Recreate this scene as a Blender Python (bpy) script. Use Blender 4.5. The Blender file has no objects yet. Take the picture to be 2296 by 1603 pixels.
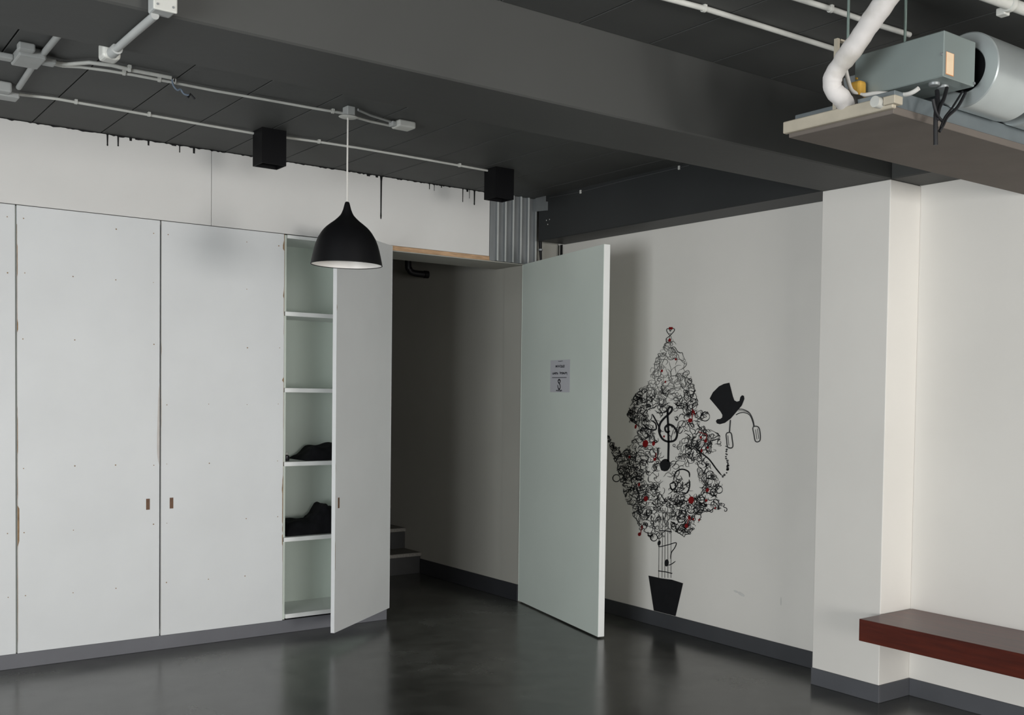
import bpy, bmesh, math, random
from mathutils import Vector, Matrix
from mathutils.geometry import tessellate_polygon
random.seed(7)
scene = bpy.context.scene
COL = scene.collection

# ------------------------------------------------------------------ camera
CAM = Vector((-4.5440, -6.2592, 1.5))
R_ = Vector((0.78066017, -0.62475641, 0.01578374))
U_ = Vector((0.00796084, 0.03519479, 0.99934876))
F_ = Vector((0.62490505, 0.78002612, -0.03244876))
FPX, CX, CY = 2381.067, 1359.743, 959.361
cd = bpy.data.cameras.new('camera')
cam = bpy.data.objects.new('camera', cd)
COL.objects.link(cam)
m = Matrix((R_, U_, -F_)).transposed().to_4x4()
m.translation = CAM
cam.matrix_world = m
cd.sensor_fit = 'HORIZONTAL'
cd.sensor_width = 36.0
cd.lens = FPX / 2296 * 36
cd.shift_x = -(CX - 1148) / 2296
cd.shift_y = (CY - 801.5) / 2296
cd.clip_start = 0.05
scene.camera = cam

# ------------------------------------------------------------------ light
vs = scene.view_settings
vs.view_transform = 'Standard'; vs.look = 'None'; vs.gamma = 1.0; vs.use_curve_mapping = False
vs.exposure = 1.06
w = bpy.data.worlds.new('overcast_sky'); scene.world = w; w.use_nodes = True
w.node_tree.nodes['Background'].inputs[0].default_value = (0.80, 0.90, 1.0, 1)
w.node_tree.nodes['Background'].inputs[1].default_value = 1.0

def area(name, loc, rot, sx, sy, power, col):
    l = bpy.data.lights.new(name, 'AREA'); l.shape = 'RECTANGLE'; l.size = sx; l.size_y = sy
    l.energy = power; l.color = col
    o = bpy.data.objects.new(name, l); COL.objects.link(o)
    o.location = loc; o.rotation_euler = rot
    return o
# daylight enters by two windows in the left wall and one far behind the camera, plus an added fill window
WINL = [(-7.25, -5.60), (-5.45, -3.80)]        # y spans
WINB_FILL = [(-6.40, -3.60), (-2.05, -0.15)]        # x spans; the first is an unseen window added for fill
for (y0, y1) in WINL:
    area('window_and_fill_light', (-8.58, (y0 + y1) / 2, 1.10), (math.radians(90), 0, math.radians(-90)), y1 - y0, 1.95, 69, (0.95, 0.985, 1.0))
for (x0, x1), pw in zip(WINB_FILL, (118, 155)):
    area('window_and_fill_light', ((x0 + x1) / 2, -13.08, 1.10), (math.radians(90), 0, 0), x1 - x0, 1.95, pw, (1.0, 0.97, 0.93))

# ------------------------------------------------------------------ helpers
def ray(u, v):
    return F_ + R_ * ((u - CX) / FPX) - U_ * ((v - CY) / FPX)
def px(u, v, x): d = ray(u, v); return CAM + d * ((x - CAM.x) / d.x)
def py(u, v, y): d = ray(u, v); return CAM + d * ((y - CAM.y) / d.y)
def pz(u, v, z): d = ray(u, v); return CAM + d * ((z - CAM.z) / d.z)

WLOC = {}
def base_of(o):
    return WLOC.get(o.name, Vector((0, 0, 0)))
def tag(o, label=None, cat=None, group=None, kind=None):
    if label: o['label'] = label
    if cat: o['category'] = cat
    if group: o['group'] = group
    if kind: o['kind'] = kind
    return o
def empty(name, loc, label=None, cat=None, group=None, kind=None):
    o = bpy.data.objects.new(name, None); COL.objects.link(o)
    o.empty_display_size = 0.05
    o.location = loc; WLOC[o.name] = Vector(loc)
    return tag(o, label, cat, group, kind)
def build(name, bm, mat, parent=None, label=None, cat=None, group=None, kind=None, smooth=False, normals=True):
    """link a world-space bmesh as one object; origin at the base centre or relative to its parent"""
    if normals: bmesh.ops.recalc_face_normals(bm, faces=bm.faces[:])
    vs_ = [v.co for v in bm.verts]
    mn = Vector((min(c[i] for c in vs_) for i in range(3))); mx = Vector((max(c[i] for c in vs_) for i in range(3)))
    wl = Vector(((mn.x + mx.x) / 2, (mn.y + mx.y) / 2, mn.z))
    bmesh.ops.translate(bm, verts=bm.verts[:], vec=-wl)
    me = bpy.data.meshes.new(name); bm.to_mesh(me); bm.free()
    if smooth:
        for pl in me.polygons: pl.use_smooth = True
        if smooth != 'all':
            me.set_sharp_from_angle(angle=math.radians(38))
    me.materials.append(mat)
    o = bpy.data.objects.new(name, me); COL.objects.link(o)
    if parent is not None:
        o.parent = parent; o.location = wl - base_of(parent)
    else:
        o.location = wl
    WLOC[o.name] = wl
    return tag(o, label, cat, group, kind)

def NB(): return bmesh.new()
def abox(bm, x0, x1, y0, y1, z0, z1, bev=0.0, seg=1):
    r = bmesh.ops.create_cube(bm, size=1.0)
    vv = r['verts']
    for v in vv:
        v.co = Vector((x0 + (v.co.x + .5) * (x1 - x0), y0 + (v.co.y + .5) * (y1 - y0), z0 + (v.co.z + .5) * (z1 - z0)))
    if bev > 0:
        es = {e for v in vv for e in v.link_edges}
        bmesh.ops.bevel(bm, geom=list(es), offset=bev, segments=seg, affect='EDGES', profile=.5)
    return bm
def obox(bm, o, ax, ay, az, bev=0.0, seg=1):
    """box from a corner o with three edge vectors"""
    r = bmesh.ops.create_cube(bm, size=1.0); vv = r['verts']
    for v in vv:
        v.co = Vector(o) + Vector(ax) * (v.co.x + .5) + Vector(ay) * (v.co.y + .5) + Vector(az) * (v.co.z + .5)
    if bev > 0:
        es = {e for v in vv for e in v.link_edges}
        bmesh.ops.bevel(bm, geom=list(es), offset=bev, segments=seg, affect='EDGES', profile=.5)
    return bm
def atube(bm, pts, r, n=12, caps=True):
    pts = [Vector(p) for p in pts]
    rs = r if isinstance(r, (list, tuple)) else [r] * len(pts)
    t0 = (pts[1] - pts[0]).normalized()
    a = Vector((0, 0, 1)) if abs(t0.z) < .9 else Vector((1, 0, 0))
    nrm = t0.cross(a).normalized(); rings = []
    for i, p in enumerate(pts):
        if i == 0: t = t0
        elif i == len(pts) - 1: t = (pts[i] - pts[i - 1]).normalized()
        else: t = ((pts[i + 1] - p).normalized() + (p - pts[i - 1]).normalized()).normalized()
        nrm = (nrm - t * nrm.dot(t)).normalized(); b = t.cross(nrm)
        rings.append([bm.verts.new(p + (nrm * math.cos(2 * math.pi * k / n) + b * math.sin(2 * math.pi * k / n)) * rs[i]) for k in range(n)])
    for i in range(len(rings) - 1):
        for k in range(n):
            bm.faces.new((rings[i][k], rings[i][(k + 1) % n], rings[i + 1][(k + 1) % n], rings[i + 1][k]))
    if caps:
        bm.faces.new(rings[0][::-1]); bm.faces.new(rings[-1])
    return bm
def alathe(bm, c, prof, n=48):
    """closed or open profile [(r,z)] turned about the vertical through c"""
    rings = []
    for r, z in prof:
        if r < 1e-6: rings.append([bm.verts.new((c[0], c[1], c[2] + z))])
        else: rings.append([bm.verts.new((c[0] + r * math.cos(2 * math.pi * k / n), c[1] + r * math.sin(2 * math.pi * k / n), c[2] + z)) for k in range(n)])
    for a, b in zip(rings, rings[1:]):
        for k in range(n):
            q = [a[k % len(a)], a[(k + 1) % n % len(a)], b[(k + 1) % n % len(b)], b[k % len(b)]]
            q = list(dict.fromkeys(q))
            if len(q) > 2: bm.faces.new(q)
    return bm
def smooth_path(pts, k=6, closed=False):
    """Catmull-Rom through the points"""
    P = [Vector(p) for p in pts]; out = []
    N = len(P)
    rng = range(N if closed else N - 1)
    for i in rng:
        g = (lambda j: P[j % N]) if closed else (lambda j: P[max(0, min(N - 1, j))])
        p0, p1, p2, p3 = g(i - 1), g(i), g(i + 1), g(i + 2)
        for s in range(k):
            t = s / k
            out.append(.5 * ((2 * p1) + (p2 - p0) * t + (2 * p0 - 5 * p1 + 4 * p2 - p3) * t * t + (3 * p1 - p0 - 3 * p2 + p3) * t ** 3))
    if not closed: out.append(P[-1])
    return out
def copy_obj(o, parent=None, loc=None):
    c = o.copy(); COL.objects.link(c); c.parent = parent
    if loc is not None: c.location = loc
    return c

# ------------------------------------------------------------------ materials
def nmat(name):
    mt = bpy.data.materials.new(name); mt.use_nodes = True
    nt = mt.node_tree; b = nt.nodes['Principled BSDF']
    return mt, nt, b
def paint(name, col, rough=.55, var=.06, scale=3.0, bump=.02, bscale=60, spec=.35, metal=0.0, col2=None, detail=4.0, thr=(.35, .7), stretch=None):
    mt, nt, b = nmat(name)
    tc = nt.nodes.new('ShaderNodeTexCoord')
    src = tc.outputs['Object']
    if stretch:
        mp = nt.nodes.new('ShaderNodeMapping'); mp.inputs['Scale'].default_value = stretch
        nt.links.new(src, mp.inputs[0]); src = mp.outputs[0]
    n1 = nt.nodes.new('ShaderNodeTexNoise'); n1.inputs['Scale'].default_value = scale; n1.inputs['Detail'].default_value = detail
    nt.links.new(src, n1.inputs['Vector'])
    rp = nt.nodes.new('ShaderNodeValToRGB')
    c2 = col2 if col2 else tuple(c * (1 - var * 2) for c in col)
    rp.color_ramp.elements[0].position = thr[0]; rp.color_ramp.elements[1].position = thr[1]
    rp.color_ramp.elements[0].color = (*c2, 1); rp.color_ramp.elements[1].color = (*col, 1)
    nt.links.new(n1.outputs[0], rp.inputs[0]); nt.links.new(rp.outputs[0], b.inputs['Base Color'])
    b.inputs['Roughness'].default_value = rough; b.inputs['Metallic'].default_value = metal
    b.inputs['Specular IOR Level'].default_value = spec
    if bump > 0:
        n2 = nt.nodes.new('ShaderNodeTexNoise'); n2.inputs['Scale'].default_value = bscale; n2.inputs['Detail'].default_value = 3
        nt.links.new(src, n2.inputs['Vector'])
        bp = nt.nodes.new('ShaderNodeBump'); bp.inputs['Strength'].default_value = bump * 5; bp.inputs['Distance'].default_value = .004
        nt.links.new(n2.outputs[0], bp.inputs['Height']); nt.links.new(bp.outputs[0], b.inputs['Normal'])
    return mt

M = {}
M['cab'] = paint('white_cabinet_paint', (.695, .708, .712), .45, .03, 2.2, .006, 40, .4)
M['fascia'] = paint('white_board_paint', (.70, .69, .67), .5, .035, 1.6, .006, 30)
M['wall'] = paint('warm_white_wall_paint', (.765, .74, .695), .6, .03, 1.2, .02, 25)
M['roomwall'] = paint('white_room_paint', (.82, .81, .78), .6, .02, 1.2, .02, 25)
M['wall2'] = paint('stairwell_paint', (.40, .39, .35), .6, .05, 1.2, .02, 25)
M['sage'] = paint('pale_sage_board', (.64, .70, .645), .45, .03, 1.5, .005, 30)
M['inside'] = paint('pale_green_white_board', (.79, .86, .79), .45, .03, 1.5, .005, 30)
M['edgewhite'] = paint('white_shelf_and_lit_edge', (.80, .81, .79), .4, .02, 4, .0)  # shelf white, also used for the painted light on the leaf edge
M['ceil'] = paint('charcoal_ceiling_paint', (.075, .077, .074), .62, .08, 2.0, .02, 40, .3)
M['beam'] = paint('charcoal_beam_paint', (.065, .066, .063), .6, .06, 1.5, .03, 22, .3)
M['joint'] = paint('black_joint', (.015, .015, .015), .8, .05, 5, 0)
M['beamdark'] = paint('black_beam_paint', (.030, .032, .033), .5, .06, 2, .02, 25, .35)
M['skirt'] = paint('slate_grey_skirting_paint', (.095, .098, .108), .45, .06, 4, .01, 40, .4)
M['black'] = paint('black_lacquer', (.005, .005, .006), .5, .1, 4, .0, spec=.25)
M['blackmatte'] = paint('black_matte', (.004, .004, .005), .6, .1, 4, 0, spec=.15)
M['lampin'] = paint('white_lamp_enamel', (.85, .82, .78), .35, .02, 4, 0)
M['pvc'] = paint('white_conduit_plastic', (.62, .62, .58), .45, .08, 8, .0)
M['pvcgrey'] = paint('grey_box_plastic', (.42, .43, .42), .5, .06, 8, .0)
M['rawwood'] = paint('raw_plywood_edge', (.62, .40, .24), .75, .18, 12, .03, 80, .2, stretch=(1, 1, 6))
M['chip'] = paint('chipped_board_core', (.36, .24, .14), .85, .2, 20, .03, 80, .2)
M['handle'] = paint('brown_handle_slot', (.17, .085, .045), .5, .15, 30, .0)
M['galv'] = paint('galvanized_steel', (.27, .285, .29), .45, .06, 7, .01, 50, .5, .35, stretch=(4, 4, 1))
M['galvlight'] = paint('zinc_rib_highlight', (.52, .54, .53), .45, .05, 7, .01, 50, .5, .2)  # lighter zinc tone, paints the highlight on the rib crests
M['acgrey'] = paint('grey_green_enamel_steel', (.27, .315, .305), .38, .04, 3, .0, spec=.5, metal=.25)
M['acblue'] = paint('blue_grey_zinc_steel', (.30, .34, .36), .35, .08, 5, .0, spec=.5, metal=.6)
M['drum'] = paint('brushed_zinc_drum', (.62, .67, .67), .34, .05, 4, .0, spec=.5, metal=.6)
M['acbrown'] = paint('brown_grey_insulation_board', (.17, .148, .13), .8, .05, 6, .02, 60, .2)
M['beige'] = paint('beige_insulation_strip', (.50, .45, .36), .75, .06, 12, .02, 60, .2)
M['insul'] = paint('white_pipe_wrap', (.66, .63, .61), .75, .10, 9, .10, 22, .2, col2=(.48, .45, .40), thr=(.3, .55))
M['pipebrown'] = paint('dark_foam_collar', (.05, .045, .04), .8, .1, 9, .02)
M['yellow'] = paint('yellow_foam', (.62, .36, .06), .7, .12, 30, .02)
M['cable'] = paint('black_cable_sheath', (.012, .012, .014), .5, .1, 8, 0)
M['whitecable'] = paint('white_cable_sheath', (.72, .70, .66), .4, .04, 8, 0)
M['rod'] = paint('green_grey_rod', (.24, .31, .28), .45, .08, 30, .0, metal=.4)
M['sticker'] = paint('peach_sticker_paper', (.86, .66, .45), .6, .03, 30, 0)
M['stickerred'] = paint('orange_sticker_border', (.70, .28, .10), .6, .03, 30, 0)
M['benchwood'] = paint('red_brown_lacquered_wood', (.115, .020, .010), .30, .12, 5, .0, spec=.4, col2=(.055, .010, .006), stretch=(8, .6, 8), thr=(.3, .75))
M['ink'] = paint('black_mural_ink', (.012, .012, .014), .6, .1, 20, 0, spec=.2)
M['inkmid'] = paint('grey_black_mural_ink', (.075, .075, .075), .6, .2, 30, 0, spec=.2)
M['inkgrey'] = paint('thin_grey_mural_ink', (.24, .235, .22), .6, .2, 30, 0, spec=.2)
M['red'] = paint('red_mural_ink', (.26, .008, .010), .55, .15, 20, 0, spec=.2)
M['paper'] = paint('pale_lilac_paper', (.50, .50, .53), .7, .02, 4, 0, spec=.2)
M['print'] = paint('grey_print', (.045, .045, .055), .7, .05, 30, 0, spec=.2)
M['cloth'] = paint('black_cloth', (.010, .010, .012), .9, .2, 25, .08, 180, .15)
M['tread'] = paint('grey_terrazzo_tread', (.22, .21, .19), .5, .2, 90, .0)
M['riser'] = paint('dark_riser_paint', (.03, .03, .03), .6, .1, 6, .0)
M['bluetape'] = paint('blue_grey_tape', (.20, .25, .32), .6, .15, 40, .0)
M['winframe'] = paint('dark_window_frame', (.05, .05, .05), .5, .05, 4, 0)
M['smudge'] = paint('dull_pink_filler', (.585, .55, .52), .7, .05, 14, .01, 60)
M['scuff'] = paint('faint_grey_scuff', (.64, .63, .60), .6, .04, 14, 0)
M['wiregrey'] = paint('painted_over_cable', (.09, .092, .095), .5, .05, 8, 0)
M['skirtlight'] = paint('mid_slate_plinth_paint', (.135, .137, .152), .45, .06, 4, .01, 40, .4)
M['skirtdark'] = paint('near_black_skirting_paint', (.030, .031, .035), .45, .06, 4, .01, 40, .4)
M['skirtmid'] = paint('dark_slate_skirting_paint', (.058, .060, .066), .45, .06, 4, .01, 40, .4)
M['glassy'] = paint('dark_bottle', (.02, .02, .025), .25, .05, 8, 0, spec=.5)

def floor_mat():
    mt, nt, b = nmat('polished_dark_concrete')
    tc = nt.nodes.new('ShaderNodeTexCoord')
    def noise(s, d, ro=.6):
        n = nt.nodes.new('ShaderNodeTexNoise'); n.inputs['Scale'].default_value = s; n.inputs['Detail'].default_value = d
        n.inputs['Roughness'].default_value = ro
        nt.links.new(tc.outputs['Object'], n.inputs['Vector']); return n
    n1 = noise(1.3, 7, .60); n2 = noise(7, 5)
    mx = nt.nodes.new('ShaderNodeMix'); mx.data_type = 'FLOAT'; mx.inputs[0].default_value = .35
    nt.links.new(n1.outputs[0], mx.inputs[2]); nt.links.new(n2.outputs[0], mx.inputs[3])
    rp = nt.nodes.new('ShaderNodeValToRGB'); e = rp.color_ramp.elements
    e[0].position = .36; e[0].color = (.030, .031, .028, 1); e[1].position = .66; e[1].color = (.125, .128, .116, 1)
    k = rp.color_ramp.elements.new(.5); k.color = (.066, .067, .061, 1)
    nt.links.new(mx.outputs[0], rp.inputs[0]); nt.links.new(rp.outputs[0], b.inputs['Base Color'])
    rr = nt.nodes.new('ShaderNodeMapRange'); rr.inputs[1].default_value = .3; rr.inputs[2].default_value = .7
    rr.inputs[3].default_value = .17; rr.inputs[4].default_value = .30
    nt.links.new(n1.outputs[0], rr.inputs[0]); nt.links.new(rr.outputs[0], b.inputs['Roughness'])
    b.inputs['Specular IOR Level'].default_value = .72
    bp = nt.nodes.new('ShaderNodeBump'); bp.inputs['Strength'].default_value = .02; bp.inputs['Distance'].default_value = .006
    nt.links.new(n2.outputs[0], bp.inputs['Height']); nt.links.new(bp.outputs[0], b.inputs['Normal'])
    return mt
M['floor'] = floor_mat()

# ------------------------------------------------------------------ room shell
XL, YF, YB = -8.6, -13.1, 4.2          # left wall, window wall, back of stairwell
ZC = 2.869                            # underside of ceiling planks
YPL, YPR, PD = -2.645, -3.067, 0.247  # pillar / beam faces
ZBM = 2.558                           # beam underside
build('floor', abox(NB(), XL, 0.15, YF, YB, -.12, 0), M['floor'], kind='structure')

ceil = build('ceiling', abox(NB(), XL, 0.15, YF, YB, ZC + .016, ZC + .18), M['joint'], kind='structure')
GAP = .0055
def planks(x0, x1, pitch, off, y0, y1):
    proto = None; k = math.floor((x0 - off) / pitch)
    while off + k * pitch < x1:
        a = max(x0, off + k * pitch) + GAP / 2; b = min(x1, off + (k + 1) * pitch) - GAP / 2
        if b - a > .02:
            full = abs((b - a) - (pitch - GAP)) < 1e-4
            if proto is None or not full:
                o = build('ceiling_plank', abox(NB(), a, b, y0, y1, ZC, ZC + .016, .002), M['ceil'], ceil)
                if full: proto = (o, a)
            else:
                o = copy_obj(proto[0], ceil, proto[0].location + Vector((a - proto[1], 0, 0)))
        k += 1
planks(XL, 0, .334, -3.405, YPL + .002, 0.0)
planks(XL, 0, .345, -1.115, YF, YPR - .002)
planks(-1.40, -.285, .334, -3.405, .10, YB)

build('ceiling_beam', abox(NB(), XL, 0, YPR, YPL, ZBM, ZC + .016, .006), M['beam'], kind='structure')
build('wall_beam', abox(NB(), -.235, 0, YPL, -.075, 2.563, ZC + .016, .006), M['beamdark'], kind='structure')
build('wall_beam', abox(NB(), -PD, 0, YF, YPR, ZBM, ZC + .016, .006), M['beam'], kind='structure')
build('wall_right', abox(NB(), 0, .15, YF, 0, 0, ZC + .016), M['wall'], kind='structure')
build('wall_pillar', abox(NB(), -PD, 0, YPR, YPL, 0, ZBM, .004, 2), M['wall'], kind='structure')
bm = NB()
ys = [YF] + [v for w_ in WINL for v in w_] + [YB]
for i in range(0, len(ys), 2): abox(bm, XL - .15, XL, ys[i], ys[i + 1], 0, ZC + .016)
for y0, y1 in WINL:
    abox(bm, XL - .15, XL, y0, y1, 0, .13); abox(bm, XL - .15, XL, y0, y1, 2.10, ZC + .016)
build('wall_left', bm, M['roomwall'], kind='structure')
bm = NB()
xs = [XL] + [v for w_ in WINB_FILL for v in w_] + [.15]
for i in range(0, len(xs), 2): abox(bm, xs[i], xs[i + 1], YF - .15, YF, 0, ZC + .016)
for x0, x1 in WINB_FILL:
    abox(bm, x0, x1, YF - .15, YF, 0, .13); abox(bm, x0, x1, YF - .15, YF, 2.10, ZC + .016)
build('wall_front', bm, M['roomwall'], kind='structure')
for i, (y0, y1) in enumerate(WINL):
    wo = empty('window_%d' % (i + 1), (XL - .07, (y0 + y1) / 2, .13), kind='structure')
    for a in (y0, (y0 + y1) / 2 - .02, y1 - .04): build('mullion', abox(NB(), XL - .13, XL - .08, a, a + .04, .13, 2.10), M['winframe'], wo)
    for z in (.13, 2.06): build('rail', abox(NB(), XL - .13, XL - .08, y0 + .04, y1 - .04, z, z + .04), M['winframe'], wo)
for i, (x0, x1) in enumerate(WINB_FILL):  # first opening and frame are made up to house the added fill light
    wo = empty('window_%d' % (i + 3), ((x0 + x1) / 2, YF - .07, .13), kind='structure')
    for a in (x0, (x0 + x1) / 2 - .02, x1 - .04): build('mullion', abox(NB(), a, a + .04, YF - .13, YF - .08, .13, 2.10), M['winframe'], wo)
    for z in (.13, 2.06): build('rail', abox(NB(), x0 + .04, x1 - .04, YF - .13, YF - .08, z, z + .04), M['winframe'], wo)

# stairwell behind the partition: its wall stands .28 in front of the mural wall
XI = -.285
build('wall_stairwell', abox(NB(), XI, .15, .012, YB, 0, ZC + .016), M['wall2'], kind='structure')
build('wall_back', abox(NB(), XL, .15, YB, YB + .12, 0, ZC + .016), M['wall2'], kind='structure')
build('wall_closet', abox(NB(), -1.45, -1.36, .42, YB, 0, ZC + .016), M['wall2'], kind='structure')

# skirting
def skirt(name, x0, x1, y0, y1, h, mt='skirt'):
    build(name, abox(NB(), x0, x1, y0, y1, 0, h, .002), M[mt], kind='structure')
skirt('baseboard_right', -.008, 0, YPL, -.0, .094, 'skirtmid')
skirt('baseboard_pillar', -PD - .008, -PD, YPR - .008, YPL, .0875)
skirt('baseboard_pillar_side', -PD, 0, YPR - .008, YPR, .0875)
skirt('baseboard_right_near', -.008, 0, YF, YPR - .008, .0875)
skirt('baseboard_stairwell', XI - .008, XI, .04, 1.47, .119, 'skirtdark')
skirt('baseboard_back', -4.93, -1.335, .012, .03, .08, 'skirtlight')

# stairs rising along the stairwell wall
st = empty('staircase', (-.82, 1.48, 0), kind='structure')
for i in range(9):
    y = 1.48 + .27 * i; z = .172 * (i + 1)
    build('riser', abox(NB(), -1.36, XI, y, y + .28, max(0, z - .172), z - .03), M['riser'], st)
    build('tread', abox(NB(), -1.36, XI, y - .02, y + .29, z - .03, z, .004), M['tread'], st)

# fascia boards above the cabinets and the doorway
fas = empty('wall_partition', (-3, 0, 2.43), kind='structure')
for a, b in ((XL, -4.93), (-4.93, -3.70), (-3.70, -2.48), (-2.48, -.588)):
    build('fascia_board', abox(NB(), a + .0012, b - .0012, 0, .016, 2.434, ZC + .016, .0015), M['fascia'], fas)
build('trim_1', abox(NB(), -1.333, -.575, .0, .385, 2.404, 2.433, .002), M['rawwood'], kind='structure')
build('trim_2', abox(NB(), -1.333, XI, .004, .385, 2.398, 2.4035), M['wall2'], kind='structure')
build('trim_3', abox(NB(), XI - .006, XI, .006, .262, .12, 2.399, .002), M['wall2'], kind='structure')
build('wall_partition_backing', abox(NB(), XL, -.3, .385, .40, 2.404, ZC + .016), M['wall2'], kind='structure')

build('wall_partition_end', abox(NB(), XL, -4.93, .0, .12, 0, 2.433), M['fascia'], kind='structure')
# black ceiling paint runs on the top of the fascia
def wallquad(bm, pts, y):
    vv = [bm.verts.new((a, y, b)) for a, b in pts]; return bm.faces.new(vv)
drips = [(241, 301, 327, 4), (265, 303, 328, 4), (293, 306, 316, 7), (333, 316, 326, 5), (403, 325, 342, 3), (435, 330, 344, 6),
         (390, 322, 327, 14), (308, 309, 314, 12), (826, 390, 395, 12), (845, 393, 398, 9), (855, 394, 491, 5), (963, 412, 424, 3), (974, 413, 428, 2),
         (990, 413, 421, 4), (1038, 420, 453, 3), (1048, 421, 430, 8), (1053, 422, 445, 2), (1064, 423, 460, 5)]
for (u, v0, v1, wd) in drips:
    t = py(u, v0 - 3, -.001); b = py(u + (random.random() - .5) * 2, v1, -.001); hw = wd * .0011
    zt_ = min(t.z, ZC)
    bm = NB()
    prof = [(1.9, 0), (1.05, .12), (.9, .5), (.8, .85), (1.0, .93), (.6, 1)]
    L = [(t.x - hw * k, zt_ + (b.z - zt_) * f) for k, f in prof]; Rr = [(t.x + hw * k, zt_ + (b.z - zt_) * f) for k, f in prof]
    for i in range(len(prof) - 1):
        wallquad(bm, [L[i], Rr[i], Rr[i + 1], L[i + 1]], -.0008)
    build('paint_drip', bm, M['black'], fas)
# uneven dark caulk line where ceiling meets fascia
bm = NB(); x = -5.0; pr_ = None
while x < -.6:
    h = .004 + .006 * random.random() ** 3
    cur = (x, h)
    if pr_: wallquad(bm, [(pr_[0], ZC + .015), (x, ZC + .015), (x, ZC - h), (pr_[0], ZC - pr_[1])], -.0009)
    pr_ = cur; x += .012
build('paint_line', bm, M['black'], fas)

# ------------------------------------------------------------------ door leaf
H0 = Vector((-.298, .018, 0)); H1 = Vector((-.535, -1.205, 0))
dl = (H1 - H0); DLEN = dl.length; dl.normalize(); dn = Vector((-dl.y, dl.x, 0))   # dn points towards the mural wall
if dn.x < 0: dn = -dn
door = build('door_1', obox(NB(), H0 + Vector((0, 0, .012)), dl * DLEN, dn * .040, (0, 0, 2.388), .002), M['sage'], kind='structure')
build('lit_edge', obox(NB(), H1 + dl * .0004 + Vector((0, 0, .012)) - dn * .0004, dl * .0015, dn * .0408, (0, 0, 2.388)), M['edgewhite'], door)  # whiter strip paints the light falling on the leaf's free edge
def leaf_pt(s, z, off=.001): return H0 + dl * s - dn * off + Vector((0, 0, z))
for z in (.35, 1.2, 2.05):
    build('hinge', atube(NB(), [H0 + dn * .045 + Vector((0, 0, z - .05)), H0 + dn * .045 + Vector((0, 0, z + .05))], .007, 10), M['galv'], door, smooth=True)
# notice taped to the door leaf
bm = NB(); s0, s1, z0, z1 = .497, .797, 1.503, 1.715
obox(bm, leaf_pt(s0, z0, .0012), dl * (s1 - s0), dn * .0009, (0, 0, z1 - z0))
sign = build('paper_notice', bm, M['paper'], None, 'white paper notice with two printed lines taped to the open door', 'notice')
def leaf_stroke(bm, pts, wd, off):
    for (a, b) in zip(pts, pts[1:]):
        A = Vector((a[0], a[1])); B = Vector((b[0], b[1])); d = (B - A)
        if d.length < 1e-6: continue
        d.normalize(); n = Vector((-d.y, d.x)) * wd / 2; A2 = A - d * wd * .3; B2 = B + d * wd * .3
        bm.faces.new([bm.verts.new(leaf_pt(q.x, q.y, off)) for q in (A2 - n, B2 - n, B2 + n, A2 + n)])
def word(bm, s, z, wd, h, n, off, lw):
    """blurred word: a row of small upright and curved strokes"""
    for i in range(n):
        a = s + wd * (i + .1) / n; b = s + wd * (i + .85) / n
        k = random.choice('nuoml')
        if k == 'n': pt = [(a, z), (a, z + h), (b, z + h * .9), (b, z)]
        elif k == 'u': pt = [(a, z + h), (a, z), (b, z), (b, z + h)]
        elif k == 'o': pt = [(a, z), (b, z), (b, z + h), (a, z + h), (a, z)]
        elif k == 'l': pt = [((a + b) / 2, z), ((a + b) / 2, z + h * 1.35)]
        else: pt = [(a, z), (a, z + h), ((a + b) / 2, z + h * .4), (b, z + h), (b, z)]
        leaf_stroke(bm, pt, lw, off)
SW = s1 - s0; SH = z1 - z0
bm = NB()
word(bm, s0 + .27 * SW, z1 - .225 * SH, .46 * SW, .055 * SH, 9, .0016, .0045)
word(bm, s0 + .11 * SW, z1 - .435 * SH, .30 * SW, .045 * SH, 6, .0016, .0045)
word(bm, s0 + .50 * SW, z1 - .435 * SH, .36 * SW, .045 * SH, 7, .0016, .0045)
leaf_stroke(bm, [(s0 + .50 * SW, z1 - .36 * SH), (s0 + .50 * SW, z1 - .43 * SH)], .005, .0016)
leaf_stroke(bm, [(s0 + .86 * SW, z1 - .40 * SH), (s0 + .86 * SW, z1 - .47 * SH)], .005, .0016)
leaf_stroke(bm, [(s0 + .10 * SW, z1 - .545 * SH), (s0 + .84 * SW, z1 - .545 * SH)], .004, .0016)
word(bm, s0 + .32 * SW, z1 - .965 * SH, .30 * SW, .03 * SH, 7, .0016, .004)
word(bm, s0 + .40 * SW, z1 - .05 * SH, .24 * SW, .018 * SH, 6, .0016, .002)
cx_, cz_ = s0 + .47 * SW, z1 - .76 * SH
ear = smooth_path([(-.6, -.2, 0), (-.35, -.75, 0), (.1, -1, 0), (.45, -.6, 0), (.35, -.1, 0), (0, .25, 0), (-.35, .45, 0), (-.45, .8, 0), (0, 1, 0), (.45, .75, 0), (.3, .4, 0)], 5)
leaf_stroke(bm, [(cx_ + q.x * .036, cz_ + q.y * .032) for q in ear], .010, .0016)
build('printed_text', bm, M['print'], sign)

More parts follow.
